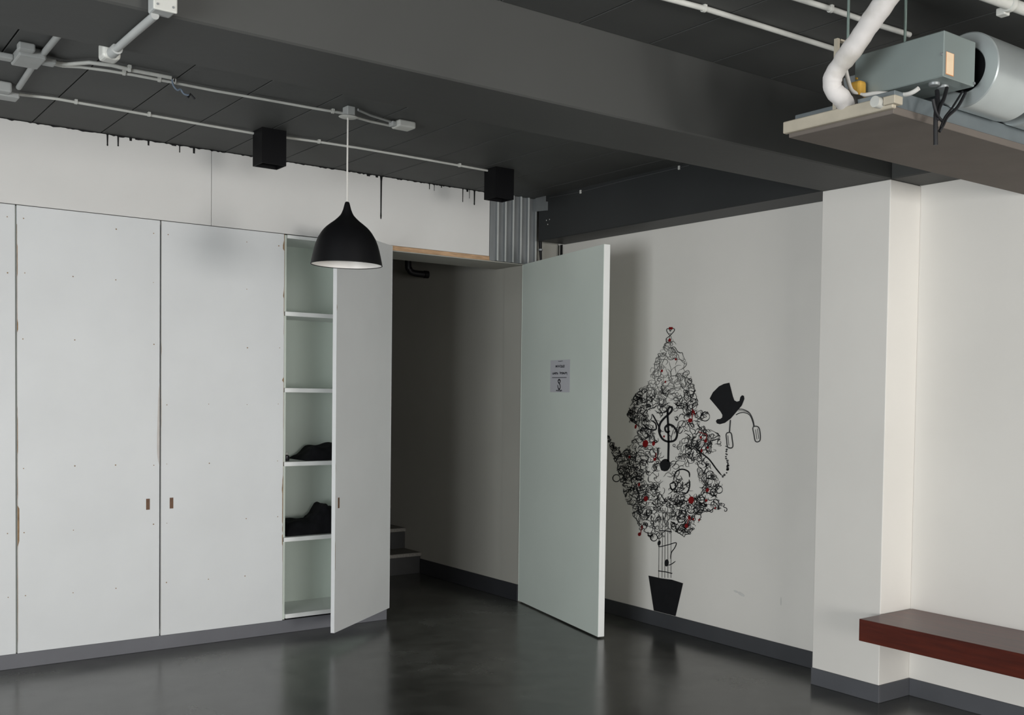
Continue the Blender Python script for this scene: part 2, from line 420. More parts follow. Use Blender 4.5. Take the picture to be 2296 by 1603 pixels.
# ------------------------------------------------------------------ corrugated strip, bracket and pipe at the partition end
bm = NB(); X0, X1 = -.588, -.205; Z0c, Z1c = 2.405, ZC; ptsx = []
npit = 6; pit = (X1 - X0) / npit
for i in range(npit):
    a = X0 + i * pit
    ptsx += [(a, 0), (a + .043, 0), (a + .046, -.020), (a + .058, -.020), (a + .061, 0)]
ptsx.append((X1, 0))
for (xa, ya), (xb, yb) in zip(ptsx, ptsx[1:]):
    q = [bm.verts.new((xa, ya - .002, Z0c)), bm.verts.new((xb, yb - .002, Z0c)), bm.verts.new((xb, yb - .002, Z1c)), bm.verts.new((xa, ya - .002, Z1c))]
    bm.faces.new(q)
bmesh.ops.remove_doubles(bm, verts=bm.verts[:], dist=1e-5)
cor = build('corrugated_sheet', bm, M['galv'], None, 'ribbed galvanized steel sheet above the doorway beside the white board', 'metal sheet', normals=False)
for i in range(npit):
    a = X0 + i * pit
    build('rib_highlight', abox(NB(), a + .0455, a + .0585, -.0255, -.0224, Z0c, Z1c, .001), M['galvlight'], cor)  # pale strips paint the light that the crests catch
sm = cor.modifiers.new('thickness', 'SOLIDIFY'); sm.thickness = .0015
pz0 = [(-.045, 2.885), (-.17, 2.872), (-.17, 2.83), (-.195, 2.825), (-.195, 2.765), (-.045, 2.775)]
bm = NB()
f = bm.faces.new([bm.verts.new((-.2375, a, min(b, ZC - .001))) for a, b in pz0])
r = bmesh.ops.extrude_face_region(bm, geom=[f])
bmesh.ops.translate(bm, verts=[e for e in r['geom'] if isinstance(e, bmesh.types.BMVert)], vec=(-.003, 0, 0))
build('metal_plate', bm, M['galv'], None, 'flat grey metal plate at the end of the black wall beam', 'metal plate')
dp = empty('drain_pipe', (-.19, -.035, 2.41), 'thin black pipe beside the ribbed steel sheet', 'pipe')
build('pipe', atube(NB(), [(-.182, -.04, 2.43), (-.19, -.04, 2.55), (-.192, -.04, 2.70), (-.192, -.04, 2.80)], [.008, .012, .013, .013], 12), M['black'], dp, smooth=True)
build('pipe_clip', atube(NB(), [(-.187, -.04, 2.505), (-.187, -.04, 2.517)], .0165, 12), M['galv'], dp, smooth=True)
dt = empty('cut_hanger', (-.01, -.04, 2.468), 'short dark bracket hanging under the wall beam by the door top', 'bracket')
build('strap', abox(NB(), -.014, -.006, -.058, -.036, 2.468, 2.563, .002), M['blackmatte'], dt)
build('strap', abox(NB(), -.012, -.008, -.018, -.014, 2.468, 2.563), M['blackmatte'], dt)

# ------------------------------------------------------------------ cabinets
ZT, ZB = 2.4315, .082
DX = [-4.205, -3.483, -2.761, -2.040, -1.333]
def chips(bm, x, z0, z1, side, amp, y, prob=.5):
    """ragged strip of exposed board core along a vertical door edge"""
    z = z0; pw = 0; w_ = 0
    while z < z1:
        nz = min(z1, z + .012 + .02 * random.random())
        if random.random() < .25: w_ = amp * random.random() ** 2 if random.random() < prob else amp * .12
        a, b = x, x
        bm.faces.new([bm.verts.new((x, y, z)), bm.verts.new((x + side * (pw + .0006), y, z)), bm.verts.new((x + side * (w_ + .0006), y, nz)), bm.verts.new((x, y, nz))])
        pw = w_; z = nz
def screws(bm, x0, x1, y=-.0008):
    for z in (.38, .72, 1.06, 1.40, 1.74, 2.08, 2.36):
        for k in (.05, .38, .68, .95):
            if random.random() < .75:
                c = Vector((x0 + (x1 - x0) * k + .012 * (random.random() - .5), y, z + .01 * (random.random() - .5))); r0 = .0022 + .0018 * random.random()
                bm.faces.new([bm.verts.new(c + Vector((r0 * math.cos(t * math.pi / 4), 0, r0 * math.sin(t * math.pi / 4)))) for t in range(8)])
def shell(root, x0, x1, shelves):
    t = .018
    build('side_panel', abox(NB(), x0 + .001, x0 + t, .022, .384, ZB, ZT - .002), M['inside'], root)
    build('side_panel', abox(NB(), x1 - t, x1 - .001, .022, .384, ZB, ZT - .002), M['inside'], root)
    build('back_panel', abox(NB(), x0 + t, x1 - t, .376, .384, ZB, ZT - .002), M['inside'], root)
    build('top_panel', abox(NB(), x0 + t, x1 - t, .006 if shelves else .022, .376, ZT - .022, ZT - .002), M['edgewhite'], root)
    build('bottom_panel', abox(NB(), x0 + t, x1 - t, .004 if shelves else .022, .376, ZB + .008, ZB + .034), M['edgewhite'], root)
    if shelves:
        for z in (1.966, 1.502, 1.051, .588):
            build('shelf', abox(NB(), x0 + .004, x1 - t, .004, .376, z - .026, z, .001), M['edgewhite'], root)
def front_door(root, x0, x1, hx=None):
    d = build('cabinet_door', abox(NB(), x0 + .0035, x1 - .0035, .0, .02, ZB, ZT - .001, .0012), M['cab'], root)
    bm = NB(); screws(bm, x0, x1); build('screw_marks', bm, M['chip'], d, kind='stuff')
    if hx:
        hz = .836
        build('handle_slot', abox(NB(), hx - .010, hx + .010, -.0012, .004, hz - .031, hz + .031, .0005), M['handle'], d, 'recessed brown wooden finger pull')
    return d
c1 = empty('cabinet', (-3.84, .2, 0), 'white built-in cabinet at the left edge with only a narrow strip showing', 'cabinet')
shell(c1, -4.927, DX[1], False); front_door(c1, -4.927, DX[0]); d = front_door(c1, DX[0], DX[1])
c2 = empty('cabinet', (DX[2], .2, 0), 'white closed double-door built-in cabinet with two brown finger slots', 'cabinet')
shell(c2, DX[1], DX[3], False)
d = front_door(c2, DX[1], DX[2], -2.827)
bm = NB(); chips(bm, DX[1] + .0035, ZB, ZT - .1, 1, .011, -.0007, .6); build('chipped_edge', bm, M['chip'], d, 'ragged brown chipped paint edge')
bm = NB()
e_ = [(0, 0, 0), (.010, .04, 0), (.014, .10, 0), (.012, .25, 0), (.006, .42, 0), (0, .46, 0)]
ep = smooth_path(e_, 5); xx = DX[2] - .0035; zz = 1.05
bm.faces.new([bm.verts.new((xx - max(0, q.x), -.0006, zz + q.y)) for q in ep])
build('filler_patch', bm, M['smudge'], d, 'dull pinkish filler smear')
d = front_door(c2, DX[2], DX[3], -2.699)
bm = NB(); chips(bm, DX[3] - .0035, ZB + .1, ZT, -1, .012, -.0007, .6)
build('chipped_edge', bm, M['chip'], d, 'ragged brown chipped paint edge')
bm = NB(); chips(bm, DX[2] + .0035, ZB, ZT, 1, .002, -.0007, .3)
build('chipped_edge', bm, M['chip'], d, 'ragged brown chipped paint edge')
c3 = empty('cabinet', (-1.69, .2, 0), 'open white built-in cabinet showing pale green shelves next to the doorway', 'cabinet')
shell(c3, DX[3], DX[4], True)
build('end_panel', abox(NB(), DX[4] - .0, DX[4] + .006, .0, .384, ZB, ZT - .002), M['cab'], c3)
K0 = Vector((-1.334, -.018, ZB)); K1 = Vector((-1.928, -.490, ZB)); kd = K1 - K0; KL = kd.length; kd.normalize(); kn = Vector((kd.y, -kd.x, 0))
if kn.y > 0: kn = -kn        # outer face side (towards the camera)
od = build('cabinet_door', obox(NB(), K0 - kn * .022, kd * KL, kn * .022, (0, 0, ZT - ZB - .004), .0012), M['cab'], c3)
def kpt(s, z, off=.0008): return K0 + kd * s + kn * off + Vector((0, 0, z - ZB))
bm = NB()
obox(bm, kpt(KL - .052, .806, -.003), kd * .018, kn * .0042, (0, 0, .062))
build('handle_slot', bm, M['handle'], od, 'recessed brown wooden finger pull')
bm = NB(); z = ZB; pw = w_ = .001
while z < ZT - .03:
    nz = z + .012 + .02 * random.random()
    if random.random() < .25: w_ = .007 * random.random() ** 2 if random.random() < .35 else .0008
    bm.faces.new([bm.verts.new(kpt(KL - .001, z)), bm.verts.new(kpt(KL - .001 - pw, z)), bm.verts.new(kpt(KL - .001 - w_, nz)), bm.verts.new(kpt(KL - .001, nz))])
    pw = w_; z = nz
build('chipped_edge', bm, M['chip'], od, 'ragged brown chipped paint edge')

# things lying on the shelves
def heap(name, x0, x1, y0, y1, z, prof, label, seed):
    rnd = random.Random(seed); nx, ny = 40, 22; bm = NB(); g = []
    ph = [(rnd.uniform(8, 26), rnd.uniform(8, 26), rnd.uniform(0, 6), rnd.uniform(.15, 1)) for _ in range(7)]
    def hgt(t):
        for (a, ha), (b, hb) in zip(prof, prof[1:]):
            if a <= t <= b:
                s = (t - a) / (b - a); s = s * s * (3 - 2 * s); return ha + (hb - ha) * s
        return 0
    for i in range(nx + 1):
        row = []
        for j in range(ny + 1):
            t = i / nx; s = j / ny
            x = x0 + (x1 - x0) * t; y = y0 + (y1 - y0) * s
            e = min(1, min(s, 1 - s) * 5) ** .5 * min(1, min(t, 1 - t) * 14) ** .5
            n = sum(a * math.sin(kx * t + p_) * math.cos(ky * s * .5 + p_) for kx, ky, p_, a in ph) * .006
            h = max(.0, hgt(t) * e * (1 - .25 * abs(s - .45)) + n * e)
            row.append((bm.verts.new((x, y, z + .0015 + h)), bm.verts.new((x, y, z + .0008))))
        g.append(row)
    for i in range(nx):
        for j in range(ny):
            bm.faces.new((g[i][j][0], g[i + 1][j][0], g[i + 1][j + 1][0], g[i][j + 1][0]))
            bm.faces.new((g[i][j][1], g[i][j + 1][1], g[i + 1][j + 1][1], g[i + 1][j][1]))
    bd = [e for e in bm.edges if e.is_boundary]
    bmesh.ops.bridge_loops(bm, edges=bd)
    return build(name, bm, M['cloth'], None, label, 'clothing', smooth='all')
heap('folded_cloth', -1.88, -1.45, .05, .34, 1.051, [(0, .02), (.06, .035), (.22, .082), (.5, .10), (.8, .10), (1, .05)], 'low black folded cloth on the third shelf of the open cabinet', 3)
heap('cloth_bundle', -2.0, -1.45, .05, .35, .588, [(0, .08), (.18, .085), (.33, .08), (.42, .12), (.52, .185), (.6, .15), (.8, .11), (1, .08)], 'black crumpled cloth bundle on the lowest shelf of the open cabinet', 5)
bt = empty('small_bottle', (-1.975, .12, 1.051), 'tiny dark bottle with pale cap at the left end of the third shelf', 'bottle')
build('body', alathe(NB(), (-1.975, .12, 1.0515), [(0, 0), (.016, 0), (.017, .004), (.017, .03), (.009, .036), (.0, .036)], 16), M['glassy'], bt, smooth=True)
build('cap', alathe(NB(), (-1.975, .12, 1.088), [(0, 0), (.010, 0), (.010, .016), (.0, .016)], 16), M['pvc'], bt, smooth=True)

# ------------------------------------------------------------------ bench
bn = empty('bench', (-.21, -4.4, .33), 'red-brown lacquered wooden wall bench beside the white pillar', 'bench')
build('seat', abox(NB(), -.424, -.001, -6.2, YPR - .010, .334, .440, .003, 2), M['benchwood'], bn)
for y in (-4.8, -5.8):
    build('support_bracket', abox(NB(), -.30, -.009, y - .02, y + .02, .27, .334, .002), M['wall'], bn)

# ------------------------------------------------------------------ ceiling fittings
def conduit(name, pts, r, label, mat='pvc', clips=(), group=None):
    """pts: world points"""
    root = empty(name, (pts[0].x, pts[0].y, pts[0].z - r), label, 'conduit', group)
    build('pipe', atube(NB(), pts, r, 10), M[mat], root, smooth=True)
    for c in clips:
        d = (pts[-1] - pts[0]).normalized()
        bm = NB(); atube(bm, [c - d * .006, c + d * .006], r + .0035, 10)
        abox(bm, c.x - .006, c.x + .006, c.y - .012, c.y + .012, c.z, ZC - .0005) if c.z > 2.8 else None
        build('clip', bm, M['pvc'], root, smooth=True)
    return root
zc1 = ZC - .012
def zpath(l, z): return [pz(u, v, z) for u, v in l]
A1 = zpath([(108, 137), (150, 144), (200, 140), (250, 146), (300, 158), (343, 166), (384, 174)], zc1 - .004)
conduit('conduit', A1, .0085, 'upper thick white conduit from the grey box ending by the taped cable', clips=[pz(290, 155, zc1 - .004)])
A2 = zpath([(112, 142), (140, 148), (180, 150), (240, 158), (300, 168), (384, 184), (480, 203), (600, 224), (700, 242), (771, 254)], zc1)
conduit('conduit', A2, .0065, 'long white conduit running along the ceiling to the pendant lamp mount', clips=[pz(278, 164, zc1), pz(357, 179, zc1), pz(746, 250, zc1)])
A3 = zpath([(44, 212), (90, 217), (130, 222), (180, 231), (280, 248), (420, 273), (575, 300)], zc1)
conduit('conduit', A3, .0068, 'white conduit between the grey box and the first black box light', clips=[pz(170, 229, zc1), pz(334, 257, zc1)])
A4 = zpath([(624, 306), (715, 318), (800, 331), (900, 348), (1030, 371), (1112, 386)], zc1)
conduit('conduit', A4, .0068, 'white conduit between the two black box lights', clips=[pz(715, 318, zc1), pz(1030, 371, zc1)])
A5 = zpath([(795, 262), (830, 272), (872, 281)], zc1)
conduit('conduit', A5, .0065, 'short white conduit from pendant mount to small end box')
A6 = zpath([(802, 246), (830, 258), (880, 274)], zc1 + .002)
conduit('conduit', A6, .006, 'short dusty conduit stub beside the pendant lamp mount', 'pvcgrey')
A7 = zpath([(-60, 118), (0, 126), (31, 131)], zc1)
conduit('conduit', A7, .0075, 'white conduit end entering the cross box at the left edge')
conduit('conduit', [Vector((-3.628, YPL - .0, zc1 - .004)), Vector((-3.615, -1.37, zc1 - .004))], .0125, 'grey conduit from the beam to the cross box', 'pvcgrey')
conduit('conduit', [Vector((-3.615, -1.19, zc1 - .004)), Vector((-3.597, -.75, zc1 - .004))], .0125, 'grey conduit between the cross box and the lower left box', 'pvcgrey')

# cross-shaped junction box with side ears
jb = empty('junction_box', (-3.65, -1.30, ZC - .05), 'grey cross-shaped junction box near the left edge of the ceiling', 'junction box')
build('box', abox(NB(), -3.705, -3.605, -1.385, -1.205, ZC - .042, ZC - .0005, .006, 2), M['pvcgrey'], jb)
build('ear', abox(NB(), -3.79, -3.705, -1.275, -1.225, ZC - .036, ZC - .012, .006, 2), M['pvcgrey'], jb)
build('ear', abox(NB(), -3.605, -3.555, -1.325, -1.265, ZC - .036, ZC - .012, .006, 2), M['pvcgrey'], jb)
build('back_block', abox(NB(), -3.715, -3.655, -1.44, -1.39, ZC - .032, ZC - .0005, .006, 2), M['pvcgrey'], jb)
jb2 = empty('junction_box', (-3.66, -.66, ZC - .05), 'grey junction box cut by the left edge of the photo', 'junction box')
build('box', abox(NB(), -3.80, -3.625, -.76, -.64, ZC - .048, ZC - .0005, .008, 2), M['pvcgrey'], jb2)
build('lid', abox(NB(), -3.84, -3.585, -.705, -.615, ZC - .055, ZC - .030, .006, 2), M['pvcgrey'], jb2)
# beam boxes and pipe
bb = empty('switch_box', (-3.64, -3.09, 2.545), 'pale grey box on the beam edge at the top of the photo', 'junction box')
build('box', abox(NB(), -3.672, -3.612, YPR - .062, YPR - .001, 2.550, 2.70, .006, 2), M['pvcgrey'], bb)
build('cover', abox(NB(), -3.675, -3.610, YPR - .070, YPR - .062, 2.547, 2.703, .004, 2), M['pvc'], bb)
for a in (-3.664, -3.622):
    build('screw', atube(NB(), [(a, YPR - .0715, 2.562), (a, YPR - .069, 2.562)], .0035, 8), M['galv'], bb)
bp = [Vector((-3.657, YPR - .02, 2.545)), Vector((-3.660, -2.90, 2.545)), Vector((-3.662, -2.64, 2.545))]
conduit('conduit', bp, .0115, 'grey conduit crossing the underside of the beam between two boxes', 'pvcgrey')
eb = empty('elbow_box', (-3.655, -2.60, 2.53), 'shiny pale elbow box at the far edge of the beam', 'junction box')
build('box', abox(NB(), -3.688, -3.634, -2.643, -2.575, 2.528, 2.585, .012, 3), M['pvc'], eb)
build('collar', atube(NB(), [(-3.661, -2.70, 2.545), (-3.661, -2.64, 2.545)], .017, 12), M['pvcgrey'], eb, smooth=True)

# end box of the pendant run
jb3 = empty('junction_box', (-1.95, -1.31, ZC - .04), 'small pale box at the right end of the pendant conduit', 'junction box')
build('box', abox(NB(), -2.0, -1.905, -1.375, -1.285, ZC - .036, ZC - .0005, .008, 2), M['pvc'], jb3)
build('socket', abox(NB(), -2.022, -2.0, -1.345, -1.300, ZC - .032, ZC - .008, .003), M['pvcgrey'], jb3)

# taped cable end hanging from the conduit
tc = empty('loose_cable', (-3.05, -1.36, 2.80), 'loose blue-grey taped cable with black tip under the conduit', 'cable')
q0 = pz(384, 183, zc1)
def nearp(u, v, y): return py(u, v, y)
cp = [nearp(u, v, q0.y - .01) for u, v in [(386, 178), (389, 192), (398, 202), (405, 200), (412, 210), (424, 214)]]
build('taped_wire', atube(NB(), smooth_path(cp, 4), .0045, 8), M['bluetape'], tc, smooth=True)
cp2 = [nearp(u, v, q0.y - .01) for u, v in [(421, 219), (427, 211), (437, 222)]]
build('cable_tip', atube(NB(), cp2, .005, 8), M['cable'], tc, smooth=True)
cp3 = [nearp(u, v, q0.y - .012) for u, v in [(384, 166), (390, 172), (388, 182), (393, 186), (394, 176), (390, 168)]]
build('wire_loop', atube(NB(), smooth_path(cp3, 4), .0022, 6), M['whitecable'], tc, smooth=True)

# box lights
def boxlight(cx, cy, half, zb, label, ang):
    root = empty('box_light', (cx, cy, zb), label, 'ceiling light', 'black box lights')
    ca, sa = math.cos(ang), math.sin(ang); ax = Vector((ca, sa, 0)); ay = Vector((-sa, ca, 0))
    o = Vector((cx, cy, zb)) - ax * half - ay * half
    bm = NB()
    t = .006
    h = ZC - .0005 - zb
    for (o2, a2, b2) in ((o, ax * 2 * half, ay * t), (o + ay * (2 * half - t), ax * 2 * half, ay * t), (o + ay * t, ax * t, ay * (2 * half - 2 * t)), (o + ay * t + ax * (2 * half - t), ax * t, ay * (2 * half - 2 * t))):
        obox(bm, o2, a2, b2, (0, 0, h))
    build('housing', bm, M['blackmatte'], root)
    build('baffle', obox(NB(), o + ax * t + ay * t + Vector((0, 0, .025)), ax * (2 * half - 2 * t), ay * (2 * half - 2 * t), (0, 0, .01)), M['black'], root)
boxlight(-2.395, -.665, .066, 2.683, 'black box ceiling light left of the pendant lamp', 0)
boxlight(-.957, -.685, .066, 2.683, 'black box ceiling light above the ribbed steel sheet', 0)

# pendant lamp
LX, LY = -2.29, -1.40
pl = empty('pendant_lamp', (LX, LY, 2.085), 'black bell-shaped pendant lamp hanging on a white cord', 'pendant lamp')
SC = 1 / (FPX / 5.15)         # metres per photo pixel at the lamp
pf = [(1034, 12), (1040, 18), (1060, 24), (1100, 34), (1130, 46), (1150, 57), (1175, 80), (1200, 107), (1225, 140), (1250, 170), (1275, 194), (1300, 213), (1350, 243), (1400, 262), (1450, 276), (1500, 287), (1545, 296), (1572, 301)]
zt_ = 2.412
out = [(r / 3.8167 * SC, zt_ - (y - 1034) / 3.8167 * SC) for y, r in pf]
zb_ = out[-1][1]
prof = [(0, out[0][1])] + out
bm = alathe(NB(), (LX, LY, 0), prof, 64)
build('shade', bm, M['black'], pl, smooth=True)
inn = [(max(.002, r - .0022), z - .0015) for r, z in out[3:]]
inn[-1] = (out[-1][0] - .0022, zb_ + .0004)
build('shade_lining', alathe(NB(), (LX, LY, 0), inn, 64), M['lampin'], pl, 'white enamel inside of the shade', smooth=True)
build('rim', alathe(NB(), (LX, LY, 0), [(out[-1][0] - .0030, zb_ + .001), (out[-1][0] + .0006, zb_ + .001), (out[-1][0] + .0006, zb_ - .0022), (out[-1][0] - .0030, zb_ - .0022), (out[-1][0] - .0030, zb_ + .001)], 64), M['black'], pl, smooth=True)
build('cord', atube(NB(), [(LX, LY, zt_ - .005), (LX - .001, LY, 2.6), (LX, LY, ZC - .05)], .0042, 8), M['whitecable'], pl, smooth=True)
build('bulb_holder', atube(NB(), [(LX, LY, zt_ - .09), (LX, LY, zt_ - .125)], .018, 16), M['lampin'], pl, smooth=True)
build('bulb', alathe(NB(), (LX, LY, 0), [(0, zt_ - .225), (.018, zt_ - .22), (.029, zt_ - .195), (.026, zt_ - .165), (.014, zt_ - .135), (.013, zt_ - .12), (0, zt_ - .12)], 24), M['lampin'], pl, smooth=True)
lm = empty('lamp_mount', (LX, LY, ZC - .05), 'small grey ceiling box and flange carrying the pendant cord', 'junction box')
build('box', abox(NB(), LX - .018, LX + .022, LY - .035, LY + .022, ZC - .046, ZC - .0005, .003), M['pvcgrey'], lm)
build('flange', alathe(NB(), (LX + .002, LY, ZC - .052), [(0, 0), (.04, .001), (.046, .004), (.04, .008), (0, .010)], 32), M['pvc'], lm, smooth=True)

# wire with clips along the black wall beam
wb = empty('cable', (-.24, -.9, 2.83), 'thin grey cable clipped along the black wall beam', 'cable')
wp = [px(u, v, -.239) for u, v in [(1232, 443), (1265, 437), (1302, 430), (1400, 405), (1523, 376), (1545, 371)]]
build('wire', atube(NB(), smooth_path(wp, 4), .0016, 8), M['wiregrey'], wb, smooth=True)
for u, v in ((1302, 430), (1523, 376)):
    c = px(u, v, -.238); bm = NB()
    abox(bm, c.x - .006, c.x + .003, c.y - .008, c.y + .008, c.z - .012, c.z + .012, .002)
    build('clip', bm, M['pvc'], wb)
for u, v in ((1225, 494), (1232, 492), (1228, 503)):
    c = px(u, v, -.2365)
    build('paint_speck', atube(NB(), [c + Vector((-.0006, 0, 0)), c + Vector((.0012, 0, 0))], .004, 8), M['pvc'], wb)

# conduits of the near bay
conduit('conduit', zpath([(1440, -18), (1580, 19), (1700, 56), (1878, 112)], zc1), .010, 'pale conduit on the ceiling reaching the beige bracket of the air unit', clips=[pz(1578, 19, zc1)])
conduit('conduit', zpath([(1700, -30), (1860, 19), (1950, 50), (2040, 78)], zc1), .010, 'pale conduit on the ceiling passing behind the hanger rods', clips=[pz(1862, 20, zc1), pz(1952, 52, zc1)])
fp = empty('pvc_pipe', (-1.25, -4.28, 2.78), 'thick white pipe with coupling in the top right corner', 'pipe')
fq = [pz(u, v, 2.805) for u, v in [(2150, -32), (2262, 8), (2340, 36)]]
build('pipe', atube(NB(), fq, .020, 16), M['pvc'], fp, smooth=True)
fd = (fq[2] - fq[1]).normalized()
build('coupling', atube(NB(), [fq[1] - fd * .006, fq[1] + fd * .012], .026, 20), M['pvc'], fp, smooth=True)
build('clamp', abox(NB(), fq[1].x - .004, fq[1].x + .030, fq[1].y + .012, fq[1].y + .045, 2.775, 2.800, .004, 2), M['pvc'], fp)
build('saddle', abox(NB(), fq[1].x + .002, fq[1].x + .016, fq[1].y - .010, fq[1].y + .010, 2.82, ZC - .0005), M['pvc'], fp)

# ------------------------------------------------------------------ air handling unit
ac = empty('air_conditioner', (-.85, -3.86, 2.435), 'grey hanging fan coil air unit with silver blower drums', 'air conditioner')
AX0, AX1, AY0, AY1 = -1.612, -.02, -4.085, -3.630
build('drain_board', abox(NB(), AX0, AX1, AY0, AY1, 2.437, 2.462, .002), M['acbrown'], ac, 'brown-grey underside board')
build('edge_strip', abox(NB(), AX0 - .022, AX0, AY0 - .012, AY1 + .01, 2.450, 2.492, .003), M['beige'], ac, 'beige insulation strip')
build('drain_tray', abox(NB(), AX0 + .02, AX1, AY0 + .012, AY1 - .01, 2.4625, 2.520, .002), M['acblue'], ac)
build('coil_casing', abox(NB(), -1.37, AX1, -3.86, AY1 - .01, 2.5205, 2.69, .003), M['galv'], ac)
build('blower_deck', abox(NB(), -1.30, AX1, -3.90, -3.861, 2.5205, 2.69, .002), M['acblue'], ac)
cb = build('control_box', abox(NB(), -1.500, -1.318, -4.195, -3.832, 2.556, 2.706, .003), M['acgrey'], ac, 'grey-green metal control box')
c = py(2130, 143, -4.196)
build('sticker_border', abox(NB(), c.x - .0215, c.x + .0225, -4.1962, -4.1952, c.z - .0375, c.z + .036), M['stickerred'], cb)
build('sticker', abox(NB(), c.x - .0205, c.x + .0195, -4.1968, -4.1955, c.z - .0355, c.z + .035), M['sticker'], cb, 'peach rating sticker')
for (u, v) in ((2111, 121), (2184, 187)):
    s_ = py(u, v, -4.197) if u > 2120 else px(u, v, -1.502)
    build('screw', atube(NB(), [s_ + Vector((-.004, 0, 0)), s_ + Vector((.004, 0, 0))] if u < 2120 else [s_ + Vector((0, -.003, 0)), s_ + Vector((0, .003, 0))], .0045, 10), M['galv'], cb, smooth=True)
s_ = px(1921, 176, -1.502)
build('screw', atube(NB(), [s_ + Vector((-.004, 0, 0)), s_ + Vector((.003, 0, 0))], .004, 10), M['yellow'], cb, smooth=True)
for xg in (-1.455, -1.405):
    build('cable_gland', alathe(NB(), (xg, -4.13, 2.547), [(0, 0), (.017, 0), (.019, .003), (.019, .010), (0, .010)], 16), M['galv'], cb, smooth=True)
# blower drums: open-ended scrolls with axis along x
def blower(x0, x1):
    R0, yc, zc_ = .128, -4.135, 2.632
    bm = NB(); n = 56
    rows = []
    for (xx_, rr_) in ((x0 + .004, .075), (x0, .078), (x0, R0 - .004), (x0 + .004, R0), (x1 - .004, R0), (x1, R0 - .004), (x1, .078), (x1 - .004, .075)):
        rows.append([bm.verts.new((xx_, yc + rr_ * math.cos(2 * math.pi * k / n), zc_ + rr_ * math.sin(2 * math.pi * k / n))) for k in range(n)])
    for a, b in zip(rows, rows[1:]):
        for k in range(n): bm.faces.new((a[k], a[(k + 1) % n], b[(k + 1) % n], b[k]))
    dr = build('blower_drum', bm, M['drum'], ac, 'silver cylindrical blower housing', smooth=True)
    bm = NB(); atube(bm, [(x0 + .008, yc, zc_), (x1 - .008, yc, zc_)], .090, 40)
    build('fan_wheel', bm, M['blackmatte'], dr, smooth=True)
    bm = NB()
    abox(bm, x0 + .01, x1 - .01, yc + .06, -3.86, zc_ - .10, zc_ + .10)
    build('outlet_throat', bm, M['acblue'], ac)
blower(-1.285, -1.010)
blower(-.93, -.66)
build('motor', atube(NB(), [(-1.009, -4.135, 2.632), (-.931, -4.135, 2.632)], .055, 24), M['acgrey'], ac, smooth=True)
# mounting angle, hanger rods
for (u, v, x) in ((1901, 90, -1.62), (2029, 92, -1.475)):
    a = px(u, v, x)
    build('hanger_rod', atube(NB(), [(a.x, a.y, a.z - (.06 if u < 2000 else .012)), (a.x, a.y, ZC - .0005)], .005, 10), M['rod'], ac, smooth=True)
b0 = px(1876, 100, -1.60)
bm = NB()
abox(bm, b0.x - .005, b0.x + .007, b0.y - .008, b0.y + .008, 2.50, b0.z + .02)
abox(bm, b0.x + .012, b0.x + .09, b0.y - .009, b0.y + .009, b0.z + .014, b0.z + .02)
build('mounting_bracket', bm, M['beige'], ac, 'beige bent mounting bracket')
build('foam_pad', abox(NB(), -1.555, -1.515, -3.90, -3.845, 2.52, 2.60, .01, 2), M['yellow'], ac, 'yellow foam pad')
pe = [px(u, v, -1.56) for u, v in [(1896, 155), (1903, 185), (1912, 205)]]
wc = pe + [px(u, v, -1.54) for u, v in [(1935, 213), (1965, 209), (2000, 211), (2030, 212), (2048, 206), (2060, 198)]]
build('white_cable', atube(NB(), smooth_path(wc, 4), .0075, 10), M['whitecable'], ac, 'white cable looping under the control box', smooth=True)
# drain outlet stub and block on the strip
dpp = px(1963, 228, -1.66)
build('drain_stub', atube(NB(), [(dpp.x - .005, dpp.y, dpp.z), (dpp.x + .12, dpp.y, dpp.z)], 0.0185, 20), M['pvc'], ac, 'white drain pipe stub', smooth=True)
bq = px(1990, 222, -1.645)
build('strip_block', abox(NB(), -1.645, -1.60, bq.y - .028, bq.y + .018, bq.z - .017, bq.z + .010, .002), M['beige'], ac)
# black cables hanging from the control box
def cab(pts, r, y=-4.15):
    pp = [py(u, v, yy) for u, v, yy in pts]
    build('power_cable', atube(NB(), smooth_path(pp, 4), r, 10), M['cable'], ac, smooth=True)
cab([(2101, 203, -4.14), (2102, 225, -4.15), (2098, 260, -4.16), (2098, 325, -4.16)], .0075)
cab([(2123, 197, -4.15), (2116, 222, -4.16), (2106, 242, -4.165), (2101, 270, -4.165)], .0065)
cab([(2092, 222, -4.17), (2097, 246, -4.17), (2104, 262, -4.17), (2113, 272, -4.165)], .0055)
cab([(2165, 208, -4.16), (2147, 240, -4.165), (2124, 262, -4.165), (2115, 280, -4.165), (2106, 295, -4.16)], .0055)
cab([(2158, 205, -4.15), (2136, 240, -4.16), (2119, 262, -4.17), (2109, 285, -4.17)], .0035)

# insulated refrigerant pipe
ipp = [Vector((-1.545, -3.885, 2.515)), Vector((-1.60, -3.885, 2.507))]
ipp += [px(u, v, x) for u, v, x in [(1886, 219, -1.64), (1868, 200, -1.665), (1868, 172, -1.675), (1888, 140, -1.68), (1922, 95, -1.69), (1955, 45, -1.70), (1995, -10, -1.71), (2040, -70, -1.72)]]
ipp = smooth_path(ipp, 6)
rr = [.032 + .0009 * math.sin(i * 1.7) + .0008 * math.sin(i * .61) + (.003 if i > 30 else 0) for i in range(len(ipp))]
build('pipe_wrap', atube(NB(), ipp, rr, 20), M['insul'], ac, 'white wrapped pipe curving up from the unit', smooth=True)
build('collar', atube(NB(), [(-1.60, -3.885, 2.505), (-1.55, -3.885, 2.512)], .038, 20), M['pipebrown'], ac, smooth=True)
build('collar_ring', atube(NB(), smooth_path([px(u, v, -1.60) for u, v in [(1888, 150), (1886, 180), (1892, 203), (1908, 215)]], 4), .008, 10), M['pipebrown'], ac, smooth=True)

